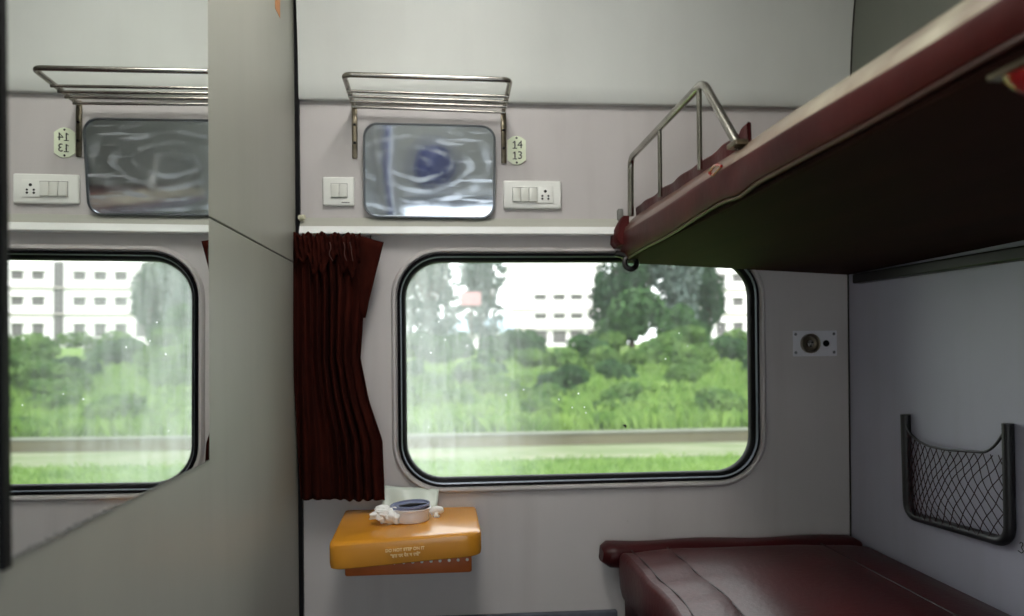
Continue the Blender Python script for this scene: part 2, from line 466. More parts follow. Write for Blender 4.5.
wf = struct('wall_front', wall_with_hole(XL-.05, XR+.05, 0, 1.36, opening(0), 0, .06), M_front)
obj('upper_panel', box(XL-.05, XR+.05, 0, .06, 1.36, 1.72), M_front, wf)
# curved cove panel above the seam, overhanging it by a centimetre
sec = []
for x in (XL+.012, XR):
    s = []
    N_ = 14
    s += [(x, -.006, 1.700), (x, -.018, 1.7005), (x, -.0225, 1.706)]
    for i in range(1, N_+1):
        z = 1.704+(ZC-1.704)*i/N_
        s.append((x, -.024-.03*((z-1.704)/.26)**2*.8, z))
    s += [(x, .06, ZC), (x, .06, 1.700)]
    sec.append(s)
struct('trim_2', loft(sec), M_upper, smooth=True)
struct('baseboard_front', box(XL+.012, .48, -.02, -.0005, 0, .272, .004), M_floor)

obj('corner_seam', tube([(XR-.0005, -.024-.03*((1.71+.6*i/12-1.704)/.26)**2*.8-.002, 1.71+.6*i/12) for i in range(13)], .003, 6), M_groove, bpy.data.objects['wall_right'])

# ledge rail under the upper panel (curtain track behind it)
bm = bmesh.new()
add_prism(bm, [(-.0005, 1.329), (-.034, 1.329), (-.037, 1.3305), (-.0375, 1.333), (-.027, 1.350), (-.024, 1.3525), (-.0005, 1.3525)], XL+.012, XR, axis='x')
lr = struct('trim_3', bm, M_rail, smooth=True)
obj('step_strip', prism([(-.024, 1.3525), (-.0005, 1.3525), (-.0005, 1.378), (-.004, 1.378), (-.013, 1.366)], XL+.012, XR, axis='x'), M_sillgrey, lr)

# rear wall with the door behind the camera
bm = bmesh.new()
add_box(bm, XL-.05, -.31, YR-.05, YR, 0, ZC)
add_box(bm, .50, XR+.05, YR-.05, YR, 0, ZC)
add_box(bm, -.31, .50, YR-.05, YR, 2.0, ZC)
struct('wall_rear', bm, M_left)
bm = bmesh.new()
DX0, DX1, DZ0, DZ1 = -.24, .43, .22, 1.25
add_box(bm, -.305, DX0, YR-.045, YR-.01, .005, 1.93); add_box(bm, DX1, .495, YR-.045, YR-.01, .005, 1.93)
add_box(bm, DX0, DX1, YR-.045, YR-.01, .005, DZ0); add_box(bm, DX0, DX1, YR-.045, YR-.01, DZ1, 1.93)
d1 = struct('door_1', bm, M_left)
obj('added_door_pane', box(DX0, DX1, YR-.03, YR-.025, DZ0, DZ1), M_clear, d1)  # unseen glazing, enlarged to bring more daylight onto the lower walls
obj('door_head', box(-.305, .495, YR-.02, YR+.02, 1.93, 1.975, .004), M_black, d1)
obj('door_head_rail', box(-.31, .50, YR-.03, YR+.03, 1.985, 2.03, .006), M_rail, d1)
obj('added_pane_gasket', box(DX0, DX1, YR-.012, YR-.002, DZ1, DZ1+.05, .003), M_black, d1)
obj('grab_rail', box(DX0, DX1, YR-.012, YR+.02, DZ1+.065, DZ1+.115, .006), M_rail, d1)
obj('door_jamb', box(-.345, -.311, YR-.02, YR+.025, 0, 1.98, .004), M_blue, d1)
obj('door_handle', tube(fillet([(.44, YR, .95), (.44, YR+.04, .95), (.44, YR+.04, 1.15), (.44, YR, 1.15)], .015), .008), M_steel, d1, True)

# ------------------------------------------------------------------ window_1
w1 = struct('window_1', ring_sweep(opening, [(-.016, -.0004), (-.0135, -.008), (-.009, -.0115), (-.004, -.011), (.003, .004), (.003, .05)]), M_front, smooth=True)
obj('rubber_gasket', ring_sweep(opening, [(.0005, .002), (.003, -.004), (.006, -.006), (.010, -.004), (.0125, .003), (.017, .006), (.021, .011), (.024, .018), (.0245, .034)]), M_black, w1, True)
obj('metal_insert', ring_sweep(opening, [(.0095, -.0048), (.0108, -.0040), (.0128, .0022), (.0118, .0030)]), M_alu, w1, True)
pane_bm = bmesh.new()
cxw, czw = (WX0+WX1)/2, (WZ0+WZ1)/2
add_prism(pane_bm, [(a-cxw, b-czw) for a, b in opening(.020)], .026, .031)
pane = obj('pane', pane_bm, M_glass, w1); pane.location = (cxw, 0, czw)
bm = bmesh.new()
for k in range(8):
    a = k*.7
    add_lathe(bm, [(0, .001), (.0018+.0006*math.sin(a*3), .0008), (.0024, 0)], facing((.517+.004*math.cos(a)*(k % 3)*.6, .0255, .790+.0024*k*.45-.006+.002*math.sin(a)), (0, -1, 0)), 8)
obj('dirt_fleck', bm, M_hole, w1)

# ------------------------------------------------------------------ left wall mirror
mi = thing('wall_mirror', 'tall frameless rectangular mirror on the left partition reflecting the window', 'mirror', (XL, -1.15, .836))
bm = bmesh.new()
mx_ = lambda y, z: XL+.0050+.0046*(y+.99)**2+.0055*(z-1.558)     # a sheet that bows and leans a hair
MY0, MY1, NM = -1.474, -.842, 32
cols = []
for i in range(NM+1):
    y = MY0+(MY1-MY0)*i/NM
    cols.append([bm.verts.new((mx_(y, z), y, z)) for z in (.836, 2.28)]+[bm.verts.new((XL+.0003, y, z)) for z in (2.28, .836)])
for A, B in zip(cols, cols[1:]):
    for k in range(4): bm.faces.new((A[k], B[k], B[(k+1) % 4], A[(k+1) % 4]))
bm.faces.new(cols[0]); bm.faces.new(cols[-1][::-1])
bmesh.ops.recalc_face_normals(bm, faces=bm.faces)
g = obj('mirror_glass', bm, M_mirror, mi, True)
g.matrix_parent_inverse = Matrix.Translation(mi.location).inverted()
def put(o, root):
    o.parent = root; o.matrix_parent_inverse = Matrix.Translation(root.location).inverted(); return o
put(obj('dark_edge', box(XL+.0005, XL+.0062, -1.4885, -1.4745, .83, 2.28, .001), M_black), mi)
bm = bmesh.new()
add_box(bm, XL+.0005, XL+.0016, -1.474, -.8425, .8350, .8359)
for k in range(26):
    y = -1.46+k*.009+R.random()*.004
    add_lathe(bm, [(0, .0028), (.0016, .0024), (.0020, .0014)], facing((XL, y, .837+R.random()*.002), (1, 0, 0)), 6)
put(obj('chipped_lower_edge', bm, M_gap), mi)

# orange sticker scrap on the partition
tag(obj('sticker', box(XL+.0002, XL+.0009, -.262, -.205, 1.845, 1.955), M_orst), 'small torn orange sticker high on the left partition', 'sticker')

# ------------------------------------------------------------------ small rounded mirror on the front wall
SM = Vector((-.0345, -.031, 1.503))
sm = thing('framed_mirror', 'scuffed rounded rectangular mirror with thin metal rim below the steel rack', 'mirror', SM)
lf = lambda hw, hh, r: (lambda i: rrect(-hw+i, hw-i, -hh+i, hh-i, r-i*.8, 8))
rim = obj('rim', ring_sweep(lf(.181, .128, .040), [(0, .0155), (0, .0), (.002, -.004), (.005, -.004), (.0065, .0), (.0065, .004)]), M_rim, sm, True)
gl = obj('mirror_glass', prism(lf(.1745, .1215, .035)(0), .001, .004), M_mirror2, sm)
sm.rotation_euler = (math.radians(6.5), math.radians(.7), 0)

# ------------------------------------------------------------------ steel rack
rk = thing('luggage_rack', 'small stainless steel tube rack on the front wall above the rounded mirror', 'rack', (-.035, 0, 1.66))
xa, xb_ = -.240, .172
def rp(o): return put(o, rk)
for x, zt in ((xa, 1.690), (xb_, 1.680)):
    s = 1 if x > 0 else -1
    br = rp(obj('wall_bracket', box(x-.0075, x+.0075, -.008, -.0005, zt-.148, zt+.004, .0035, 3), M_steeld, None, True))
    for zz in (zt-.055, zt-.105):
        sub(obj('screw', add_lathe(bmesh.new(), [(0, .004), (.003, .0035), (.0042, 0)], facing((x, -.008, zz), (0, -1, 0)), 10), M_dark), br)
zf0, zf1 = 1.694, 1.688
pts = fillet([(xa, -.006, 1.684), (xa, -.245, zf0), (xb_, -.245, zf1), (xb_, -.006, 1.674)], .022, 8)
rp(obj('front_rail', tube(pts, .0068, 12), M_steel, None, True))
for k, (y, dz) in enumerate(((-.030, -.0075), (-.075, -.0075), (-.113, -.0075), (-.150, -.0070))):
    z0 = 1.684+(zf0-1.684)*(-y/.245)+dz; z1 = 1.674+(zf1-1.674)*(-y/.245)+dz
    rp(obj('rod', tube([(xa-.004, y, z0), (xb_+.004, y, z1)], .0042, 10), M_steel, None, True))

# ------------------------------------------------------------------ berth number plate
npl = thing('berth_number_plate', 'pale green berth number plate reading 14 over 13 beside the steel rack', 'sign', (.2085, 0, 1.570))
hx = [(-.0265, .028), (-.0265, -.028), (-.012, -.0385), (0, -.041), (.012, -.0385), (.0265, -.028), (.0265, .028), (.012, .0385), (0, .041), (-.012, .0385)]
obj('plate', prism(hx, -.004, -.0005, bev=.001), M_plate, npl)
def digits(d2, z):
    o = text_obj('number', d2, .031, (.0095, -.0045, z), M_ink, npl, depth=.0004)
    bm = bmesh.new(); bm.from_mesh(o.data)
    add_prism(bm, [(-.0205, -.0108), (-.0085, -.0108), (-.0085, -.0086), (-.0129, -.0086), (-.0129, .0108), (-.0155, .0108), (-.0200, .0072), (-.0200, .0046), (-.0161, .0072), (-.0161, -.0086), (-.0205, -.0086)], -.0004, .0004, axis='z')
    bm.to_mesh(o.data); bm.free()
digits('4', .0150); digits('3', -.0150)
for z in (.0345, -.0345):
    obj('screw', add_lathe(bmesh.new(), [(0, .0018), (.0022, .0014), (.003, 0)], facing((0, -.004, z), (0, -1, 0)), 10), M_dark, npl)

# ------------------------------------------------------------------ switch plates
def rocker(x0, x1, z0, z1, yb):
    """a tilted rocker: bottom edge stands proud"""
    bm = bmesh.new()
    P = [(x0, yb, z0), (x1, yb, z0), (x1, yb, z1), (x0, yb, z1), (x0, yb-.0065, z0+.001), (x1, yb-.0065, z0+.001), (x1, yb-.0025, z1-.001), (x0, yb-.0025, z1-.001)]
    v = [bm.verts.new(p) for p in P]
    for f in ((0, 3, 2, 1), (4, 5, 6, 7), (0, 1, 5, 4), (1, 2, 6, 5), (2, 3, 7, 6), (3, 0, 4, 7)): bm.faces.new([v[i] for i in f])
    bmesh.ops.recalc_face_normals(bm, faces=bm.faces)
    bmesh.ops.bevel(bm, geom=bm.edges[:], offset=.0008, segments=2, affect='EDGES', profile=.5)
    return bm
s1 = thing('switch_plate', 'square white wall plate with two rocker switches left of the rounded mirror', 'switch', (-.285, 0, 1.4505))
obj('plate', box(-.0425, .0425, -.011, -.0005, -.0395, .0395, .004, 3), M_white, s1, True)
obj('recess', box(-.0205, .0245, -.0114, -.0105, -.0185, .0215), M_gap, s1)
for x0, x1 in ((-.0195, .0015), (.0025, .0235)):
    obj('rocker', rocker(x0, x1, -.0175, .0205, -.0112), M_whiteb, s1, True)
obj('stamp', box(.008, .030, -.0114, -.0109, -.0325, -.0300), M_gap, s1)
s2 = thing('socket_plate', 'long white wall plate with three rocker switches and a power socket', 'socket', (.251, 0, 1.4445))
obj('plate', box(-.082, .082, -.012, -.0005, -.0395, .0395, .005, 3), M_white, s2, True)
obj('inner_frame', box(-.058, .0585, -.0145, -.0115, -.0245, .0225, .0015, 2), M_white, s2, True)
obj('recess', box(-.0565, .0135, -.0149, -.014, -.0215, .0195), M_gap, s2)
for k in range(3):
    x0 = -.0555+k*.023
    obj('rocker', rocker(x0, x0+.0217, -.021, .0185, -.0146), M_whiteb, s2, True)
so = obj('power_socket', box(.0165, .0575, -.0155, -.014, -.0235, .0215, .001, 2), M_white, s2, True)
for x, z, r in ((.036, .0085, .0042), (.0275, -.0045, .003), (.0445, -.0045, .003), (.0275, -.0125, .0032), (.0445, -.0125, .0032)):
    obj('pin_hole', add_lathe(bmesh.new(), [(0, .0004), (r, .0003), (r, 0)], facing((x, -.0155, z), (0, -1, 0)), 12), M_hole, so)

# ------------------------------------------------------------------ lamp socket on the right of the window
ls = thing('lamp_socket', 'grey metal plate with a round chromed socket and a black hole beside window', 'socket', (1.072, 0, 1.019))
pl = obj('plate', box(-.066, .066, -.0035, -.0005, -.037, .037, .001, 2), M_grey, ls)
obj('socket_ring', add_lathe(bmesh.new(), [(.028, 0), (.028, .012), (.026, .014), (.0225, .013), (.0205, .004), (.012, .002), (0, .002)], facing((-.017, -.0035, 0), (0, -1, 0)), 28), M_steeld, ls, True)
bm = bmesh.new()
add_lathe(bm, [(.011, .002), (.011, .006), (.0095, .0075), (.005, .0078), (.0045, .0055), (0, .0055)], facing((-.017, -.0035, 0), (0, -1, 0)), 20)
ct = obj('lamp_contact', bm, M_steel, ls, True)
bm = bmesh.new()
for k in range(3):
    a = k*2*PI/3+.5
    add_lathe(bm, [(0, .0092), (.0024, .0085), (.003, .006)], facing((-.017+.0068*math.cos(a), -.0035, .0068*math.sin(a)), (0, -1, 0)), 8)
obj('contact_pin', bm, M_dark, ls)
obj('switch_hole', add_lathe(bmesh.new(), [(.0095, 0), (.0095, .0012), (.0082, .0015), (.0078, .0004), (0, .0004)], facing((.033, -.0035, 0), (0, -1, 0)), 20), M_hole, ls)
for x in (-.058, .057):
    for z in (-.026, .027):
        obj('screw', add_lathe(bmesh.new(), [(0, .0016), (.0035, .0012), (.0045, 0)], facing((x, -.0035, z), (0, -1, 0)), 10), M_rim, ls)

# ------------------------------------------------------------------ curtain
cu = thing('curtain', 'dark red brown pleated curtain gathered at the left of the window', 'curtain', (-.28, -.07, .58))
def lerp(tab, v):
    for (a, b), (c, d) in zip(tab, tab[1:]):
        if v <= c: return b+(d-b)*(v-a)/(c-a)
    return tab[-1][1]
# right edge and left edge against height
RE = [(.612, -.161), (.66, -.162), (.77, -.166), (.88, -.203), (.99, -.224), (1.09, -.217), (1.17, -.212), (1.25, -.216), (1.33, -.222)]
LE = [(.612, -.388), (.7, -.392), (.95, -.397), (1.33, -.397)]
def curtain_pt(u, z):
    xl = lerp(LE, z); xr = lerp(RE, z)
    g = max(0, min(1, (z-1.18)/.14))
    ph = u*2*PI*8.5
    amp = .012*(1-.35*g)+.006*math.sin(u*9+z*3)
    x = xl+(xr-xl)*(u+.012*math.sin(ph*1.0+1.2+z*1.5))
    y = -.062+amp*math.sin(ph+1.1*math.sin(z*4+u*5))+.005*math.sin(z*11+u*17)
    bz = 0
    if z < .64: bz = .010*math.sin(u*5.2+.6)*(.64-z)/.03*.35
    if z > 1.30: bz = .008*math.sin(u*2*PI*5+1)*(z-1.30)/.028-.004*(z-1.30)/.028
    return (x, y, z+bz)
bm = bmesh.new(); NU, NZ = 150, 60; gr = []
for j in range(NZ+1):
    z = .612+(1.328-.612)*j/NZ
    gr.append([bm.verts.new(curtain_pt(i/NU, z)) for i in range(NU+1)])
for j in range(NZ):
    for i in range(NU): bm.faces.new((gr[j][i], gr[j][i+1], gr[j+1][i+1], gr[j+1][i]))
cl = put(obj('cloth', bm, M_curt, None, True), cu)
md = cl.modifiers.new('s', 'SOLIDIFY'); md.thickness = .0018
# folded-out corner at the top right
bm = bmesh.new(); gr = []
for j in range(13):
    t = j/12; row = []
    zt = 1.322-.0*t
    for i in range(9):
        s = i/8
        # top edge from (-.222,1.322) to (-.156,1.302); falls to the point (-.214,1.10)
        a = Vector((-.228+.070*s, -.066-.012*s, 1.322-.020*s)); b = Vector((-.222+.012*s, -.066, 1.10))
        p = a.lerp(b, t); p.y -= .006*math.sin(s*6+t*3); row.append(bm.verts.new(p))
    gr.append(row)
for j in range(12):
    for i in range(8): bm.faces.new((gr[j][i], gr[j][i+1], gr[j+1][i+1], gr[j+1][i]))
fl = put(obj('folded_corner', bm, M_curt, None, True), cu); md = fl.modifiers.new('s', 'SOLIDIFY'); md.thickness = .0018
# gathered heading tape with ruched lumps
bm = bmesh.new(); rows = []
for j in range(9):
    zlo = 1.235
    z = zlo+.085*j/8
    row = []
    for i in range(91):
        u = i/90
        zz = z+.006*math.sin(u*2*PI*9+.7)*(j/8)+(1-j/8)*(.022*math.sin(u*13)+.012*math.sin(u*41)); row.append(bm.verts.new((-.390+.168*u, -.076-.002*(j/8)-.010*(j/8)**.5*abs(math.sin(u*2*PI*7+j*.25+u*2))-.003*math.sin(j*1.6+u*30), zz)))
    rows.append(row)
for j in range(8):
    for i in range(90): bm.faces.new((rows[j][i], rows[j][i+1], rows[j+1][i+1], rows[j+1][i]))
ht = put(obj('heading_tape', bm, M_curt, None, True), cu); md = ht.modifiers.new('s', 'SOLIDIFY'); md.thickness = .002
for k in range(6):
    x = -.365+.0335*k
    pts = [(x, -.012, 1.330), (x, -.030, 1.316), (x+.003, -.05, 1.312), (x+.004, -.066, 1.322), (x+.002, -.074, 1.312), (x, -.070, 1.296)]
    put(obj('hook', tube(fillet(pts, .006, 3), .0016, 6), M_dark, None, True), cu)
# cord ends of the tape
for k, x in enumerate((-.298, -.262, -.246)):
    pts = [(x, -.095, 1.30), (x+.004, -.098, 1.285), (x-.003+.004*k, -.098, 1.268), (x+.008, -.097, 1.250)]
    put(obj('tape_cord', tube(fillet(pts, .01, 4), .0013, 6), M_piping, None, True), cu)
# sealant blobs / rail end plug
tag(obj('rail_end_plug', add_lathe(bmesh.new(), [(0, .016), (.006, .015), (.008, .009), (.0065, .004), (.009, 0)], facing((XL+.013, -.02, 1.375), (.8, -.5, .1)), 12), M_glue, None, True), 'small yellowed plug in the left corner on the white ledge', 'plug')

# ------------------------------------------------------------------ folding table
tb = thing('folding_table', 'orange fibreglass folding table with cream lettering fixed under the window', 'table', (-.09, -.16, .52))
def tpt(u, v, w):
    """u 0..1 left-right, v 0..1 wall to front, w 0 top .. 1 bottom: the sagging slab of the table"""
    x = -.278+.364*u
    ztop = .573+(-.014+.019*u)*v
    th = .060+.006*(1-u)
    y = -.004-.322*v
    if w > 0: y += .004*w*v
    return Vector((x, y, ztop-th*w))
bm = bmesh.new()
NX = NY = 14
def rounded_plan(u, v):
    # round the front corners in plan
    r = .09
    cu_ = u; cv = v
    if v > 1-r and (u < r or u > 1-r):
        cxx = r if u < r else 1-r
        du = (u-cxx)/r; dv = (v-(1-r))/r
        k = max(abs(du), abs(dv)); l = math.hypot(du, dv)
        if l > 1e-9: cu_ = cxx+du*k/l*r; cv = 1-r+dv*k/l*r
    return cu_, cv
W = [(.03, 0, 0), (.012, .0, .03), (.003, .0, .1), (0, 0, .25), (0, 0, .8), (.004, 0, .95), (.014, 0, 1)]
def ringpts(ins, w):
    ps = []
    n = 20
    for a, b, c, d in ((0, 0, 0, 1), (0, 1, 1, 1), (1, 1, 1, 0), (1, 0, 0, 0)):
        for i in range(n):
            u = a+(c-a)*i/n; v = b+(d-b)*i/n
            u, v = rounded_plan(u, v)
            u = .5+(u-.5)*(1-ins*2); v = v*(1-ins*2) if v > .5 else v
            ps.append(tpt(u, v, w))
    return ps
rings = [[bm.verts.new(p) for p in ringpts(i, w)] for i, _, w in W]
n = len(rings[0])
for A, B in zip(rings, rings[1:]):
    for k in range(n): bm.faces.new((A[k], A[(k+1) % n], B[(k+1) % n], B[k]))
for rg, flip in ((rings[0], True), (rings[-1], False)):
    c = bm.verts.new(sum((v.co for v in rg), Vector())/n)
    for k in range(n): bm.faces.new((rg[k], rg[(k+1) % n], c))
bmesh.ops.recalc_face_normals(bm, faces=bm.faces)
put(obj('tabletop', bm, M_orange, None, True), tb)
bm = bmesh.new()
add_box(bm, -.250, .064, -.235, -.004, .455, .508, .006, 3)
lf_ = put(obj('lower_leaf', bm, M_oranged, None, True), tb)
for k in range(10):
    x = -.150+.0225*k
    rv = obj('rivet', add_lathe(bmesh.new(), [(0, .0024), (.0030, .0018), (.0040, 0)], facing((x, -.235, .4855+.0003*k), (0, -1, 0)), 10), M_white, None, True)
    sub(rv, lf_)
lx = .505
def tface(x, z): return (x, -.3272, z)
tilt = math.atan2(.019, .362)
t1 = text_obj('lettering', 'DO NOT STEP ON IT', .0098, tface(-.097, .5420), M_letter, None, rot=(PI/2, -tilt, 0), depth=.0012, bold=.00035); put(t1, tb)
t2 = text_obj('lettering', '"\u0907\u0938 \u092a\u0930 \u092a\u0948\u0930 \u0928 \u0930\u0916\u0947\u0902"', .0105, tface(-.096, .5285), M_letter, None, rot=(PI/2, -tilt, 0), depth=.0012, bold=.00035); put(t2, tb)

# ------------------------------------------------------------------ things on the table
TZ = .5720
bw = thing('food_tub', 'round white plastic food tub with slate blue lid on the orange table', 'container', (-.090, -.150, TZ-.001))
obj('tub', add_lathe(bmesh.new(), [(0, .001), (.044, .001), (.046, .004), (.049, .030), (.0525, .032), (.0535, .035), (.051, .036), (.047, .034), (.045, .012), (0, .010)], None, 36), M_foil, bw, True)
lid = obj('lid', add_lathe(bmesh.new(), [(0, .002), (.030, .002), (.046, .0015), (.0475, .005), (.051, .0055), (.052, .003), (.051, 0), (.044, -.001), (0, 0)], None, 36), M_lid, bw, True)
lid.location = (-.002, .0, .0385); lid.rotation_euler = (math.radians(1.5), math.radians(-4), 0)
obj('lid_tab', tube([(.042, -.004, .0445), (.0, -.016, .0425), (-.030, -.012, .0415)], [.001, .006, .001], 8, flat=None), M_hole, bw, True)

def crumple(name, loc, rx, ry, rz, seed, m, label, cat, amp=.35):
    bm = bmesh.new(); bmesh.ops.create_icosphere(bm, subdivisions=5, radius=1)
    for v in bm.verts:
        d = v.co.normalized()
        a = noise.noise(d*1.7+Vector((seed, 0, 0)))
        r = 1+amp*a+amp*.5*abs(noise.noise(d*3.1+Vector((0, seed, 0))))-amp*.10*abs(noise.noise(d*6+Vector((0, 0, seed))))
        p = d*r
        v.co = Vector((p.x*rx, p.y*ry, p.z*rz))
    zm = min(v.co.z for v in bm.verts)
    for v in bm.verts: v.co.z -= zm
    o = obj(name, bm, m, None, True); o.location = loc
    return tag(o, label, cat)
tis = crumple('tissue', (-.158, -.172, TZ-.002), .028, .022, .018, 4.2, M_paper, 'crumpled white tissue lying left of the food tub', 'tissue', .6)
bm = bmesh.new(); bmesh.ops.create_icosphere(bm, subdivisions=4, radius=1)
for v in bm.verts:
    d = v.co.normalized(); r = 1+.5*noise.noise(d*1.7+Vector((9, 0, 3)))+.2*abs(noise.noise(d*3.4))
    v.co = Vector((d.x*r*.022+.024, d.y*r*.018-.006, d.z*r*.017+.017))
obj('tissue_fold', bm, M_paper, tis, True)
# leaning sheet
bm = bmesh.new(); gr = []
for j in range(9):
    t = j/8; row = []
    for i in range(19):
        s = i/18
        x = -.172+.148*s+.006*t*s
        z = TZ+.002+(.066-.014*s)*t
        y = -.060+.047*t+.005*math.sin(s*8+t*2)
        row.append(bm.verts.new((x, y, z)))
    gr.append(row)
for j in range(8):
    for i in range(18): bm.faces.new((gr[j][i], gr[j][i+1], gr[j+1][i+1], gr[j+1][i]))
pn = obj('paper_sheet', bm, M_sheet, None, True); md = pn.modifiers.new('s', 'SOLIDIFY'); md.thickness = .0012
tag(pn, 'pale greenish sheet leaning on the wall behind the food tub', 'paper')
pts = [(-.040, -.118, TZ+.010), (-.031, -.116, TZ+.017), (-.022, -.116, TZ+.020), (-.013, -.115, TZ+.017), (-.006, -.114, TZ+.018)]
bm = tube(pts, [.006, .010, .008, .0095, .005], 10)
add_tube(bm, [(-.026, -.116, TZ+.014), (-.024, -.122, TZ+.003), (-.018, -.126, TZ+.004)], [.008, .006, .004], 8)
tag(obj('twisted_wrapper', bm, M_paper, None, True), 'twisted white wrapper lying right of the food tub', 'wrapper')

# ------------------------------------------------------------------ net pocket on the right wall
nt_ = thing('net_pocket', 'black framed net pocket hanging on the right wall above the lower berth', 'pocket', (XR, -.48, .58))
ya, yb, zb = -.305, -.676, .586
xf = XR-.012
path = fillet([(xf, ya+.002, .838), (xf, ya-.006, zb), (xf, yb, zb+.018), (xf, yb+.003, .852)], .04, 8)
put(obj('frame', tube(path, .0115, 10, flat=(.0115, .0125)), M_netframe, None, True), nt_)
# elastic cord along the mouth
mouth = [(ya, .825), (ya-.012, .805), (ya-.035, .791), (ya-.075, .781), (ya-.13, .775), (ya-.20, .776), (ya-.26, .781), (ya-.315, .785), (ya-.340, .803), (yb+.006, .838)]
def bulge(y, z):
    s = (y-ya)/(yb-ya); t = (z-zb)/.2
    return XR-.014-.030*max(0, math.sin(PI*min(max(s, 0), 1)))*max(0, math.sin(PI*min(1, .25+.5*max(0, min(t, 1)))))
mp_ = fillet([(bulge(y, z), y, z) for y, z in mouth], .02, 3)
put(obj('elastic_mouth', tube(mp_, .0032, 8), M_netframe, None, True), nt_)
def zmouth(y):
    m2 = [(-yy, zz) for yy, zz in mouth[1:8]]+[(-yb, .786)]
    if -y <= m2[0][0]: return m2[0][1]
    return lerp(m2, -y)
bm = bmesh.new()
pitch_ = .0245
def warp(y, z):
    return y+.007*math.sin(z*31+y*13)+.002*math.sin(z*90), z+.007*math.sin(y*27+z*15)+.002*math.sin(y*80)
for sgn in (1, -1):
    for k in range(-30, 60):
        seg_ = []
        for j in range(46):
            z = zb+.002+j*.005
            y = ya-k*pitch_-sgn*(z-zb)*.72
            yy, zz = warp(y, z)
            inside = yb+.004 < yy < ya-.003 and zz < zmouth(yy) and zz > zb+.004+.018*(yy-ya)/(yb-ya)
            if inside: seg_.append((bulge(yy, zz)-.0004*sgn, yy, zz))
            elif seg_:
                if len(seg_) > 1: add_tube(bm, seg_, .0013, 4, cap=False)
                seg_ = []
        if len(seg_) > 1: add_tube(bm, seg_, .0013, 4, cap=False)
put(obj('net', bm, M_net, None, True), nt_)
sk = obj('pen_scribble', tube(fillet([(XR-.0008, -.689, .607), (XR-.0008, -.694, .612), (XR-.0008, -.699, .606), (XR-.0008, -.692, .600), (XR-.0008, -.700, .594), (XR-.0008, -.695, .588), (XR-.0008, -.684, .591)], .004, 4), .0009, 5), M_ink, bpy.data.objects['wall_right'])

# ------------------------------------------------------------------ lower berth
lb = thing('lower_berth', 'lower sleeping berth with dark maroon leatherette mattress along the right wall', 'berth', (.82, -1.2, 0))
Y0, Y1 = -.105, -2.3
def mat_sec(y):
    e = .004*math.sin(y*9)+.003*math.sin(y*23+1)
    xf_ = .468+e
    sag = .004*math.sin(y*5+.5)
    pr = [(xf_+.008, .345), (xf_+.002, .37), (xf_, .405), (xf_+.001, .448), (xf_+.004, .460), (xf_+.013, .4675), (xf_+.034, .466), (xf_+.042, .4668), (xf_+.09, .4705+sag), (xf_+.132, .472), (xf_+.135, .4705), (xf_+.138, .472), (xf_+.25, .474+sag), (.95, .473-sag), (1.02, .470), (1.028, .4685), (1.036, .470), (1.10, .468), (1.15, .462), (1.168, .447), (1.172, .42), (1.172, .345)]
    return [(x, y, z) for x, z in pr]
ys = [Y0, Y0-.004, Y0-.014, Y0-.03]+[Y0-.05-(Y1*-1-.15-.05)*i/70 for i in range(71)]
secs = []
for i, y in enumerate(ys):
    s = mat_sec(y)
    if i < 4:
        k = (1, .45, .14, .03)[i]
        s = [(x+(.82-x)*.03*k, yy, z-(z-.40)*.55*k if z > .40 else z) for x, yy, z in s]
    # shallow wrinkles near the far left corner
    s2 = []
    for x, yy, z in s:
        if z > .44 and x < .75:
            z += .0035*math.exp(-((x-.56)/.08)**2)*(math.sin(-yy*46+x*12)*math.exp(-(-yy-.2)*1.6))
        s2.append((x, yy, z))
    secs.append(s2)
put(obj('mattress', loft(secs), M_leather, None, True), lb)
def topz(x, y):
    s = mat_sec(y)
    for a, b in zip(s, s[1:]):
        if a[0] <= x <= b[0] and a[2] > .43: return a[2]+(b[2]-a[2])*(x-a[0])/max(1e-6, b[0]-a[0])
    return .47
for xo in (.0365, .135):
    pts = []
    for i in range(60):
        y = Y0-.012-i*.036; x = .468+.004*math.sin(y*9)+.003*math.sin(y*23+1)+xo
        pts.append((x, y, topz(x, y)+.0002))
    put(obj('seam', tube(pts, .0022, 6), M_seam, None, True), lb)
pts = [(1.028, Y0-.012-i*.036, .4690) for i in range(60)]
put(obj('seam', tube(pts, .0022, 6), M_seam, None, True), lb)
put(obj('berth_box', box(.50, 1.172, -2.28, -.02, .002, .344, .004), M_leather), lb)

# bolster against the front wall
secs = []
for i in range(40):
    t = i/39; x = .428+(1.168-.428)*t
    k = 1
    if t < .03: k = .62+.38*math.sin(PI/2*t/.03)
    if t > .98: k = .7+.3*math.sin(PI/2*(1-t)/.02)
    s = []
    for j in range(20):
        a = 2*PI*j/20
        ry, rz = .046*k, .034*k
        c, sn = math.cos(a), math.sin(a)
        px_ = (abs(c)**.7)*(1 if c >= 0 else -1); pz_ = (abs(sn)**.75)*(1 if sn >= 0 else -1)
        s.append((x+.002*math.sin(a*3+t*9), -.052+ry*px_, .441-.004*t+rz*pz_+.0025*math.sin(a*2+t*14)))
    secs.append(s)
bo = obj('bolster', loft(secs), M_leather, None, True)
tag(bo, 'narrow maroon leatherette bolster lying across the window wall end of lower berth', 'cushion')

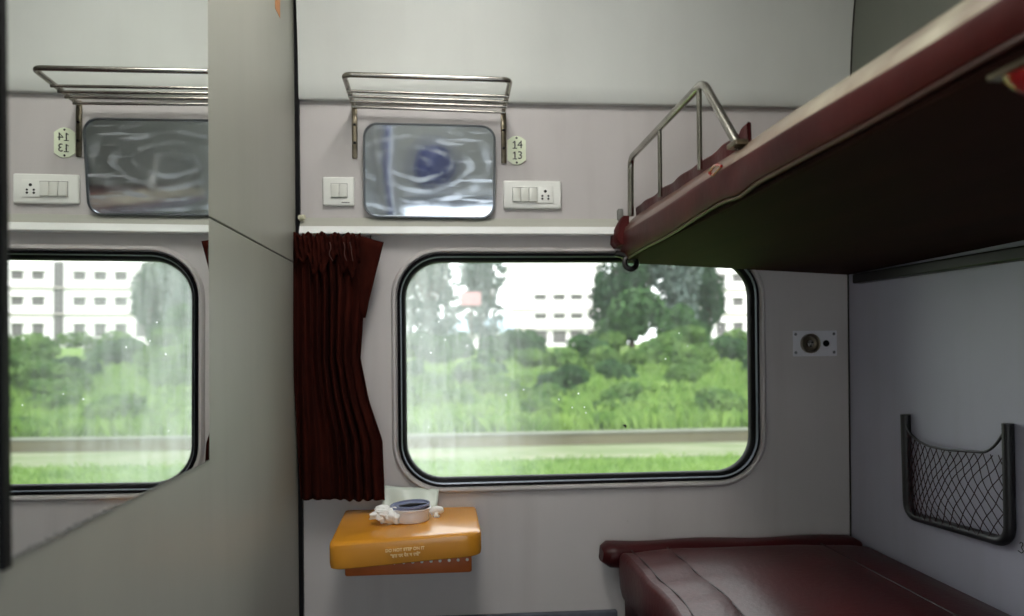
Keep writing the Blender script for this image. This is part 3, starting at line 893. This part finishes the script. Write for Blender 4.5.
# ------------------------------------------------------------------ upper berth
ub = thing('upper_berth', 'upper sleeping berth in worn maroon leatherette with dark underside and guard rail', 'berth', (.83, -1.1, 1.25))
def us(o): return put(o, ub)
YB0, YB1 = -.012, -2.35
def tiltz(x): return -.036*(x-.5)/.67
def nz(y, s): return noise.noise(Vector((y*3.1, s, 1.7)))
def zbot(y):
    return lerp([(0, 1.291), (.8, 1.288), (1.4, 1.281), (2.0, 1.266), (2.4, 1.257)], 2.4+y)
def ub_sec(y):
    w = .003*nz(y, 0); dr = .004*nz(y, 5)
    # a puckered fold beside the foot of the rail
    fd = math.exp(-((y+.93)/.05)**2)
    x0 = .497+w; zb = zbot(y)+dr; zc = 1.326+.003*nz(y, 12)
    # crease is soft at the far end and crisp nearer the door
    k = max(0, min(1, (-y-.35)/.6)); bx = .003*k
    pr = [(x0+.030, zb+.004), (x0+.010, zb-.0005), (x0-.001, zb+.003-.006*fd), (x0-.004, zb+.010-.004*fd), (x0-.004-bx*.5+.003*fd, zc-.018), (x0-.004-bx+.004*fd, zc-.004), (x0-.003-bx*.95, zc+.003), (x0+.001-bx*.3, zc+.018),
          (x0+.014, zc+.030), (x0+.028, 1.371+.003*nz(y, 9)), (x0+.040, 1.3755), (x0+.07, 1.377), (.62, 1.377), (.9, 1.366), (1.14, 1.352), (1.168, 1.340), (1.170, 1.30), (1.168, 1.232)]
    return [(x, y, z) for x, z in pr]
ysb = [YB0, YB0-.006, YB0-.02]+[YB0-.04-(2.35-.06)*i/110 for i in range(111)]
secs = []
for i, y in enumerate(ysb):
    s = ub_sec(y)
    if i < 3:
        k = (1, .5, .15)[i]
        s = [(x+.010*k if x < .6 else x, yy, 1.315+(z-1.315)*(1-.22*k)) for x, yy, z in s]
    secs.append(s)
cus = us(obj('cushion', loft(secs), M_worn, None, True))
cus.data.materials.append(M_wornsheen)
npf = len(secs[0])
for p in cus.data.polygons:                       # upper edge of the cover, with its sheen painted in
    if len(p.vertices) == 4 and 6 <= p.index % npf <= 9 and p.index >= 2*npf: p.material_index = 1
# board under it
bd = []
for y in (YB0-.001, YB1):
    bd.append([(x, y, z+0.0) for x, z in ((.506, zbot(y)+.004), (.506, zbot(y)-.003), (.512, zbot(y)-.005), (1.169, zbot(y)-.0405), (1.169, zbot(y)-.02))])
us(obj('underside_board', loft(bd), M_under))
# piping along the lower lip
pts = [(.497+.004*nz(y, 0)+.003, y, zbot(y)-.001+.004*nz(y, 5)-.006*math.exp(-((y+.93)/.05)**2)) for y in [YB0-.05-i*.03 for i in range(76)]]
us(obj('lower_piping', tube(pts, .0032, 6), M_piping, None, True))
# end tuck of the leather round the corner
bm = bmesh.new()
secs = []
for i in range(9):
    t = i/8
    secs.append([(.470+.004*math.sin(t*5)+.028*max(0, t-.5)+.028*a, -.012-.075*t*b, 1.292+.004*t+(1.352-1.292+.018*t)*c) for a, b, c in ((1, 1, .0), (.35, .9, .0), (.0, .8, .2), (.10, .85, .7), (.45, 1, 1.0), (1, 1, 1.0))])
us(obj('corner_tuck', loft(secs), M_worn, None, True))
# guard rail
gx = .506
pts = fillet([(gx, -.115, 1.368), (gx, -.120, 1.524), (gx, -.725, 1.532), (gx, -.905, 1.366)], .03, 8)
gr_ = us(obj('guard_rail', tube(pts, .0085, 12), M_steel, None, True))
for yb_, zt in ((-.41, 1.528), (-.70, 1.530)):
    r_ = obj('upright', tube([(gx, yb_, 1.366), (gx, yb_, zt)], .0052, 10), M_steel, None, True)
    sub(r_, gr_)
ft = obj('rail_foot', box(gx-.012, gx+.012, -.925, -.880, 1.362, 1.372, .003), M_steeld)
sub(ft, gr_)
pts = fillet([(gx, -1.75, 1.366), (gx, -1.60, 1.53), (gx, -1.70, 1.53), (gx, -2.2, 1.53), (gx, -2.205, 1.366)], .03, 6)
us(obj('guard_rail', tube([(gx, -1.55, 1.366), (gx, -1.56, 1.42), (gx, -1.66, 1.53), (gx, -2.15, 1.53), (gx, -2.2, 1.50), (gx, -2.2, 1.366)], .0085, 10), M_steel, None, True))
# upright leather flap behind the rail
secs = []
for i in range(50):
    y = -.10-.80*i/49
    h = 1.396+.0012*math.sin(i*.5)+(.012 if i > 46 else 0)
    x = .528+.003*math.sin(i*.7)
    secs.append([(x-.003, y, 1.368), (x-.005, y, h-.004), (x-.002, y, h), (x+.003, y, h-.002), (x+.004, y, 1.368)])
us(obj('leather_flap', loft(secs), M_leather, None, True))
# latch ring under the near corner
bm = bmesh.new()
cen = Vector((.508, -.10, 1.243))
add_tube(bm, [cen+Vector((.0165*math.cos(a*PI/9), .004*math.sin(a*PI/9), .0165*math.sin(a*PI/9))) for a in range(18)], .0078, 8, closed=True)
add_tube(bm, [(.475, -.07, 1.272), (.500, -.095, 1.262)], .009, 8)
us(obj('latch_ring', bm, M_dark, None, True))
# eyelet tear
us(obj('torn_eyelet', tube(fillet([(.4905, -.865, 1.338), (.489, -.835, 1.346), (.490, -.80, 1.340), (.4905, -.82, 1.330), (.4905, -.865, 1.338)], .01, 4), .0028, 6), M_red, None, True))
# red pull under the berth
bm = bmesh.new()
secs = []
for i in range(12):
    t = i/11; r = .013*math.sin(PI*(.12+.80*t))**.6
    c = Vector((.512+.030*t, -1.556, 1.281-.028*t))
    secs.append([c+Vector((.5*r*math.cos(a*PI/6), 1.6*r*math.sin(a*PI/6), .5*r*math.cos(a*PI/6)*1.0)) for a in range(12)])
rp_ = us(obj('red_pull', loft(secs), M_red, None, True))
bm = box(.509, .540, -1.59, -1.53, 1.270, 1.2795, .002)
us(obj('pull_plate', bm, M_steeld))
# support rail under the berth on the right wall
tag(obj('support_rail', box(XR-.03, XR-.0005, -2.35, -.078, 1.186, 1.2135, .004, 2), M_dark), 'dark support rail on the right wall under the upper berth', 'rail')
# small clip on front wall by the berth end
bm = box(.492, .508, -.022, -.0005, 1.372, 1.405, .004, 2)
tag(obj('wall_clip', bm, M_gap, None, True), 'small grey clip on the front wall at the end of upper berth', 'clip')

# ------------------------------------------------------------------ lamps and a mirror stand-in out of frame (seen only in mirrors / lighting the room)
def lamp(loc, w, l, strength, label, col=(1, .98, .93, 1)):
    t = thing('ceiling_lamp', label, 'lamp', loc, )
    obj('housing', ring_sweep(lambda i: rrect(-w+i, w-i, -l+i, l-i, .03, 5), [(0, 0), (0, .03), (.012, .034), (.02, .028)]), M_white, t, True).matrix_local = Matrix.Rotation(PI/2, 4, 'X')
    obj('diffuser', box(-w+.02, w-.02, -l+.02, l-.02, -.028, -.004, .006), emit_mat('lamp_diffuser', col, strength), t)
    return t
lamp((.02, -.95, ZC-.001), .16, .32, 13, 'ceiling lamp above the middle of the cabin')
lamp((-.18, -2.25, ZC-.001), .12, .22, 8.0, 'added ceiling fill lamp by the door behind the viewer')  # unseen lamp added to lift the walls and the rounded mirror
fan = thing('mirror_standin', 'added blue fan standing in for a head reflected in the rounded mirror', 'fan', (-.06, YR+.035, 1.50))  # added for the mirror view, in place of a reflected head
bm = bmesh.new()
for r in (.05, .08, .11, .14, .16):
    add_tube(bm, [(r*math.cos(a*PI/16), .05+.03*(1-(r/.16)**2), r*math.sin(a*PI/16)) for a in range(32)], .002, 5, closed=True)
obj('standin_cage', bm, M_blue, fan, True)
obj('standin_motor', add_lathe(bmesh.new(), [(.08, -.03), (.12, 0), (.11, .05), (.05, .07), (0, .072)], facing((0, 0, 0), (0, 1, 0)), 20), M_blue, fan, True)
for k in range(3):
    a = k*2*PI/3
    M = Matrix.Rotation(a, 4, 'Y')
    t = bmesh.new(); add_prism(t, [(.02, -.015), (.06, -.035), (.11, -.03), (.118, .0), (.10, .035), (.05, .025), (.02, .015)], .03, .034)
    bmesh.ops.transform(t, matrix=M @ Matrix.Rotation(.35, 4, 'X'), verts=t.verts)
    obj('standin_blade', t, M_blue, fan)

# ------------------------------------------------------------------ outside
def osrgb(r, g, b):
    return tuple(c*.69 for c in srgb(r, g, b)[:3])+(1,)
M_grass = mat('verge_grass', osrgb(132, 160, 80), .95, spec=.1, col2=osrgb(98, 130, 60), vscale=.35, detail=8, stretch=(.35, 1, 1))
M_gravel = mat('pale_gravel', osrgb(146, 150, 124), .95, spec=.1, col2=osrgb(112, 128, 88), vscale=1.2, detail=8, stretch=(.3, 1, 1))
M_conc = mat('pale_concrete', osrgb(122, 126, 110), .9, var=.2, vscale=2)
M_stain = mat('stained_concrete', osrgb(116, 110, 86), .95, var=.35, vscale=1.5, stretch=(.3, 1, 1))
def leafmat(name, c, c2):
    m = mat(name, osrgb(*c), .8, spec=.15, col2=osrgb(*c2), vscale=1.1, detail=5)
    nt2 = m.node_tree; N = nt2.nodes; L = nt2.links; p = N['Principled BSDF']
    o = N['Material Output']; ts = N.new('ShaderNodeBsdfTranslucent'); mx = N.new('ShaderNodeMixShader')
    L.new(p.inputs['Base Color'].links[0].from_socket, ts.inputs['Color'])
    mx.inputs['Fac'].default_value = .35
    L.new(p.outputs[0], mx.inputs[1]); L.new(ts.outputs[0], mx.inputs[2]); L.new(mx.outputs[0], o.inputs['Surface'])
    return m
M_leafA = leafmat('bush_leaves_mid', (124, 156, 84), (80, 116, 56))
M_leafB = leafmat('bush_leaves_dark', (88, 124, 74), (54, 88, 52))
M_leafC = leafmat('weed_leaves_bright', (146, 178, 92), (106, 144, 66))
M_leafD = leafmat('tree_leaves', (76, 106, 76), (48, 74, 54))
M_leafE = leafmat('tree_leaves_greyish', (124, 138, 132), (92, 110, 104))
M_bark = mat('tree_bark', osrgb(96, 84, 70), .9, var=.3, vscale=3)
M_bwall = mat('whitewashed_wall', srgb(236, 230, 234), .9, var=.05, vscale=.2)
M_bwin = mat('dark_window_glass', osrgb(112, 106, 110), .4)
M_bledge = mat('grey_ledge', osrgb(206, 198, 192), .9)
M_shed = mat('pale_blue_sheet_roof', osrgb(184, 206, 222), .6)
M_pink = mat('pink_board', osrgb(214, 160, 164), .7)

G0 = -1.40
def ground_z(x, y):
    if y < 19.4: return G0
    t = min(1, (y-19.4)/42)
    s = t*t*(3-2*t)
    return G0+.18+1.55*s+.22*noise.noise(Vector((x*.12, y*.12, 0)))*min(1, (y-19.4)/4)
def strip(name, y0, y1, m, z, x0=-60, x1=140):
    return struct(name, box(x0, x1, y0, y1, z-.3, z), m)
strip('ground_verge', 1.5, 14.2, M_grass, G0)
strip('ground_gravel', 14.2, 16.45, M_gravel, G0+.005)
bm = bmesh.new(); gr = []
ysg = [16.85+i*.9 for i in range(60)]+[72+i*12 for i in range(16)]
for y in ysg:
    gr.append([bm.verts.new((x, y, ground_z(x, y+2.5))) for x in [-60+2*i for i in range(101)]])
for A, B in zip(gr, gr[1:]):
    for k in range(100): bm.faces.new((A[k], A[k+1], B[k+1], B[k]))
struct('ground_bank', bm, M_grass, smooth=True)
kb = thing('trackside_kerb', 'low concrete kerb running along the foot of the green bank', 'kerb', (5, 16.5, G0))
put(obj('kerb_face', box(-50, 110, 16.47, 16.82, G0-.1, G0+.255), M_stain), kb)
put(obj('kerb_coping', box(-50, 110, 16.43, 16.86, G0+.255, G0+.29, .01), M_conc), kb)

# leafy masses
def leaf_cloud(n, rx, ry, rz, leaf, seed, lumps=9, base=0.0):
    r = random.Random(seed); bm = bmesh.new()
    cs = []
    for k in range(lumps):
        a = r.uniform(0, 2*PI); q = r.uniform(0, .75)
        cs.append((Vector((rx*q*math.cos(a), ry*q*math.sin(a), rz*(r.uniform(-.55, .65)))), r.uniform(.35, .6)))
    for i in range(n):
        c, q = r.choice(cs)
        d = Vector((r.gauss(0, 1), r.gauss(0, 1), r.gauss(0, 1))).normalized()
        rad = r.uniform(.55, 1)**.5
        p = c+Vector((d.x*rx*q*rad, d.y*ry*q*rad, d.z*rz*q*rad))
        p.z += rz+base
        if p.z < 0: p.z = abs(p.z)*.3
        nrm = (d+Vector((r.gauss(0, .5), r.gauss(0, .5), r.gauss(.3, .5)))).normalized()
        s = nrm.orthogonal().normalized(); s = Matrix.Rotation(r.uniform(0, 2*PI), 3, nrm) @ s
        t = nrm.cross(s); l = leaf*r.uniform(.6, 1.3)
        v = [bm.verts.new(p+s*l), bm.verts.new(p+t*l*.5+nrm*l*.12), bm.verts.new(p-s*l), bm.verts.new(p-t*l*.5+nrm*l*.12)]
        bm.faces.new(v)
    return bm
def mesh_of(bm, m, name):
    me = bpy.data.meshes.new(name); bm.to_mesh(me); bm.free(); me.materials.append(m); return me
bush_meshes = [mesh_of(leaf_cloud(1500, 1.5, 1.2, .62, .13, 11, 10), M_leafA, 'bush'),
               mesh_of(leaf_cloud(1500, 1.2, 1.1, .75, .13, 12, 9), M_leafB, 'bush'),
               mesh_of(leaf_cloud(1400, 1.7, 1.2, .42, .12, 13, 12), M_leafC, 'bush'),
               mesh_of(leaf_cloud(1500, 1.4, 1.2, .60, .14, 14, 8), M_leafA, 'bush')]
blabel = ['mid green rounded bush on the bank outside', 'dark green rounded bush on the bank outside', 'bright green low spreading bush on the bank outside', 'mid green rounded bush on the bank outside']
rb = random.Random(5); cnt = 0
rows = [(18.3, 1.5, .55), (20.2, 1.9, .62), (22.6, 2.2, .72), (26, 2.6, .85), (30, 3.0, .95), (35, 3.4, 1.05), (42, 4.0, 1.25), (50, 4.6, 1.4)]
for (y, sp, s0) in rows:
    x = (y+2.24)*-.20
    while x < (y+2.24)*.66:
        yy = y+rb.uniform(-.8, .8) if y > 19 else y+rb.uniform(0, .5)
        k = rb.choice((0, 1, 2, 3) if y > 24 else (0, 2, 2, 3)); 
        if y > 33: k = rb.choice((0, 1, 1, 3))
        o = bpy.data.objects.new('bush', bush_meshes[k]); C.objects.link(o)
        s = s0*rb.uniform(.75, 1.15)
        o.location = (x+rb.uniform(-.5, .5), yy, ground_z(x, yy+2.5)-.06); o.scale = (s, s, s*rb.uniform(.8, 1.15)); o.rotation_euler = (0, 0, rb.uniform(0, 6.28))
        tag(o, blabel[k], 'bush', ('mid green bushes on the bank', 'dark green bushes on the bank', 'bright green bushes on the bank', 'mid green bushes on the bank')[k]); cnt += 1
        x += sp*rb.uniform(.8, 1.2)
# grass blades: nobody could count them
def blades(name, n, x0, x1, y0, y1, h, m, seed, label):
    r = random.Random(seed); bm = bmesh.new()
    for i in range(n):
        y = y0+(y1-y0)*r.random()**1.2; t = (y+2.24)
        x = t*r.uniform(x0, x1); z = ground_z(x, y+2.5) if y > 16.85 else G0
        hh = h*r.uniform(.5, 1.3); a = r.uniform(0, PI); w = hh*.09
        dx, dy = math.cos(a)*w, math.sin(a)*w; lx, ly = r.gauss(0, hh*.35), r.gauss(0, hh*.35)
        bm.faces.new([bm.verts.new(p) for p in ((x-dx, y-dy, z-.02), (x+dx, y+dy, z-.02), (x+lx*.4+dx*.6, y+ly*.4+dy*.6, z+hh*.7), (x+lx, y+ly, z+hh))])
    return tag(obj(name, bm, m), label, 'grass', kind='stuff')
blades('tall_grass', 16000, -.2, .66, 17.0, 40, .42, M_leafC, 3, 'tall bright grass and weeds covering the bank outside')
blades('short_grass', 14000, -.22, .7, 9.5, 14.2, .10, M_leafC, 4, 'short grass on the verge beside the track')

# trees
def tree(x, y, h, rx, rz, kind, label, seed, leaf=.34, n=2600):
    z = ground_z(x, y)-.15
    t = thing('tree', label, 'tree', (x, y, z))
    m = {'d': M_leafD, 'g': M_leafE, 'b': M_leafB}[kind]
    bm = bmesh.new()
    add_tube(bm, [(0, 0, 0), (.1, .05, h*.3), (-.05, .1, h*.62)], [.22, .17, .09], 8)
    rr = random.Random(seed)
    for k in range(6):
        a = rr.uniform(0, 6.28); zz = h*rr.uniform(.32, .55)
        add_tube(bm, [(0, 0, zz), (rx*.3*math.cos(a), rx*.3*math.sin(a), zz+h*.13), (rx*.62*math.cos(a), rx*.62*math.sin(a), zz+h*.28)], [.09, .06, .03], 6)
    obj('trunk', bm, M_bark, t, True)
    obj('crown', leaf_cloud(n, rx, rx*.9, rz, leaf, seed, 11, h-2*rz), m, t)
    return t
tree(-1.2, 60, 9.0, 2.8, 4.2, 'g', 'pale grey green tree at the left end of the view outside', 21)
tree(3.1, 66, 8.4, 2.2, 3.6, 'g', 'slim greyish tree just left of the white block outside', 22, n=1500)
tree(-4.5, 72, 9.5, 3.0, 3.6, 'd', 'dark green tree behind the curtain side of the view', 25)
tree(15.2, 62, 9.6, 3.0, 4.4, 'd', 'large dark green tree between the two white blocks', 23, n=3600)
tree(12.4, 50, 4.6, 2.4, 1.9, 'b', 'smaller dark tree at the foot of the large tree', 26, n=2000)
tree(18.9, 60, 10.2, 2.2, 5.0, 'g', 'tall greyish tree beside the right hand white block', 24, n=3000)
tree(22.0, 63, 7.0, 1.5, 3.0, 'd', 'small green tree before the right hand white block', 27, n=1300)

# white buildings
def building(name, label, x0, x1, y, top, cols, rows_, win, depth=14, tower=None, base=-.3):
    t = thing(name, label, 'building', ((x0+x1)/2, y+depth/2, base))
    put(obj('wall', box(x0, x1, y, y+depth, base, top), M_bwall), t)
    bm = bmesh.new()
    for zz in (rows_[1][0]-2.1, rows_[2][0]-2.0): add_box(bm, x0, x1, y-.5, y+.01, zz, zz+.22)
    put(obj('ledge', bm, M_bledge), t)
    put(obj('parapet', box(x0-.3, x1+.3, y-.4, y+depth, top, top+.5), M_bwall), t)
    for zc, hw, hh in rows_:
        for xc in cols:
            if tower and abs(xc-tower) < 1.0: continue
            w = put(obj('window', box(xc-hw, xc+hw, y-.06, y+.05, zc-hh, zc+hh), M_bwin), t)
            hd = obj('hood', box(xc-hw-.25, xc+hw+.25, y-.55, y, zc+hh+.1, zc+hh+.22), M_bwall)
            sub(hd, w)
    if tower:
        put(obj('stair_strip', box(tower-.7, tower+.7, y-.1, y+.1, 1.0, 13.6), M_bwin), t)
    return t
building('apartment_block', 'white three storey block seen left of the large dark tree', 10.8, 25.9, 128, 13.6, (15.8, 18.9, 21.8, 24.6), ((1.9, 1.1, 1.0), (5.3, .95, .42), (8.4, .95, .42)), None)
building('apartment_block', 'long white block with rows of windows at the right of the window view', 40.8, 82, 128, 17.5, [43.2+2.95*k for k in range(13)], ((3.0, .8, 1.0), (7.5, .85, .62), (11.5, .85, .62)), None, tower=43.2+2.95*5)
tree(17.0, 54, 3.6, 2.0, 1.7, 'b', 'low dark tree filling the gap below the large dark tree', 31, n=1800)
tree(14.6, 66, 6.4, 2.2, 2.9, 'd', 'half hidden dark tree at the left foot of the large dark tree', 33, n=2000)
sh = thing('shed', 'low white shed with pale blue sheet roof at left outside', 'shed', (3.2, 88, 0))
put(obj('wall', box(-1.2, 7.4, 86, 92, -.3, 2.1), M_bwall), sh)
put(obj('roof', prism([(85.6, 2.1), (92.4, 2.1), (92.4, 2.3), (89, 3.9), (85.6, 2.4)], -1.6, 7.8, axis='x'), M_shed), sh)
pb = thing('hoarding', 'faded pink board on a post among the left trees outside', 'board', (2.0, 57, ground_z(2, 57)))
put(obj('post', tube([(2.0, 57, -.2), (2.0, 57, 3.9)], .07, 8), M_bark), pb)
put(obj('board', box(1.25, 2.75, 56.9, 57.0, 3.8, 4.8, .05), M_pink), pb)

# ------------------------------------------------------------------ light
w = bpy.data.worlds.new('overcast_sky'); sc.world = w; w.use_nodes = True
nt3 = w.node_tree; N = nt3.nodes; L = nt3.links; N.clear()
out = N.new('ShaderNodeOutputWorld'); bg = N.new('ShaderNodeBackground'); bg.inputs['Strength'].default_value = 1.9
tc = N.new('ShaderNodeTexCoord'); nzz = N.new('ShaderNodeTexNoise'); nzz.inputs['Scale'].default_value = 3; nzz.inputs['Detail'].default_value = 5
crr = N.new('ShaderNodeValToRGB'); crr.color_ramp.elements[0].color = (.90, .95, 1, 1); crr.color_ramp.elements[1].color = (1, 1, 1, 1)
L.new(tc.outputs['Generated'], nzz.inputs['Vector']); L.new(nzz.outputs['Fac'], crr.inputs['Fac']); L.new(crr.outputs['Color'], bg.inputs['Color']); L.new(bg.outputs[0], out.inputs['Surface'])
sl = bpy.data.lights.new('sun', 'SUN'); sl.energy = 1.3; sl.angle = math.radians(30); sl.color = (1, .98, .97)
so_ = bpy.data.objects.new('sun', sl); C.objects.link(so_); so_.rotation_euler = (math.radians(50), 0, math.radians(25))

# ------------------------------------------------------------------ camera
cam = bpy.data.cameras.new('camera'); co = bpy.data.objects.new('camera', cam); C.objects.link(co)
cam.sensor_fit = 'HORIZONTAL'; cam.sensor_width = 36; cam.lens = 800/1024*36
cam.shift_y = 33.48/1024; cam.clip_start = .05; cam.clip_end = 500
yaw, pitch, roll = .0848157, .001388, -.0097677
fwd = Vector((math.sin(yaw)*math.cos(pitch), math.cos(yaw)*math.cos(pitch), math.sin(pitch)))
xr_ = Vector((math.cos(yaw), -math.sin(yaw), 0)); upz = xr_.cross(fwd)
rgt = xr_*math.cos(roll)+upz*math.sin(roll); up_ = upz*math.cos(roll)-xr_*math.sin(roll)
Mx = Matrix((rgt, up_, -fwd)).transposed().to_4x4(); Mx.translation = Vector((0, -2.24, 1.03))
co.matrix_world = Mx
cam.dof.use_dof = True; cam.dof.focus_distance = 1.8; cam.dof.aperture_fstop = 2.8
sc.camera = co
sc.view_settings.view_transform = 'Standard'; sc.view_settings.look = 'None'
sc.view_settings.gamma = 1; sc.view_settings.exposure = .92; sc.view_settings.use_curve_mapping = False
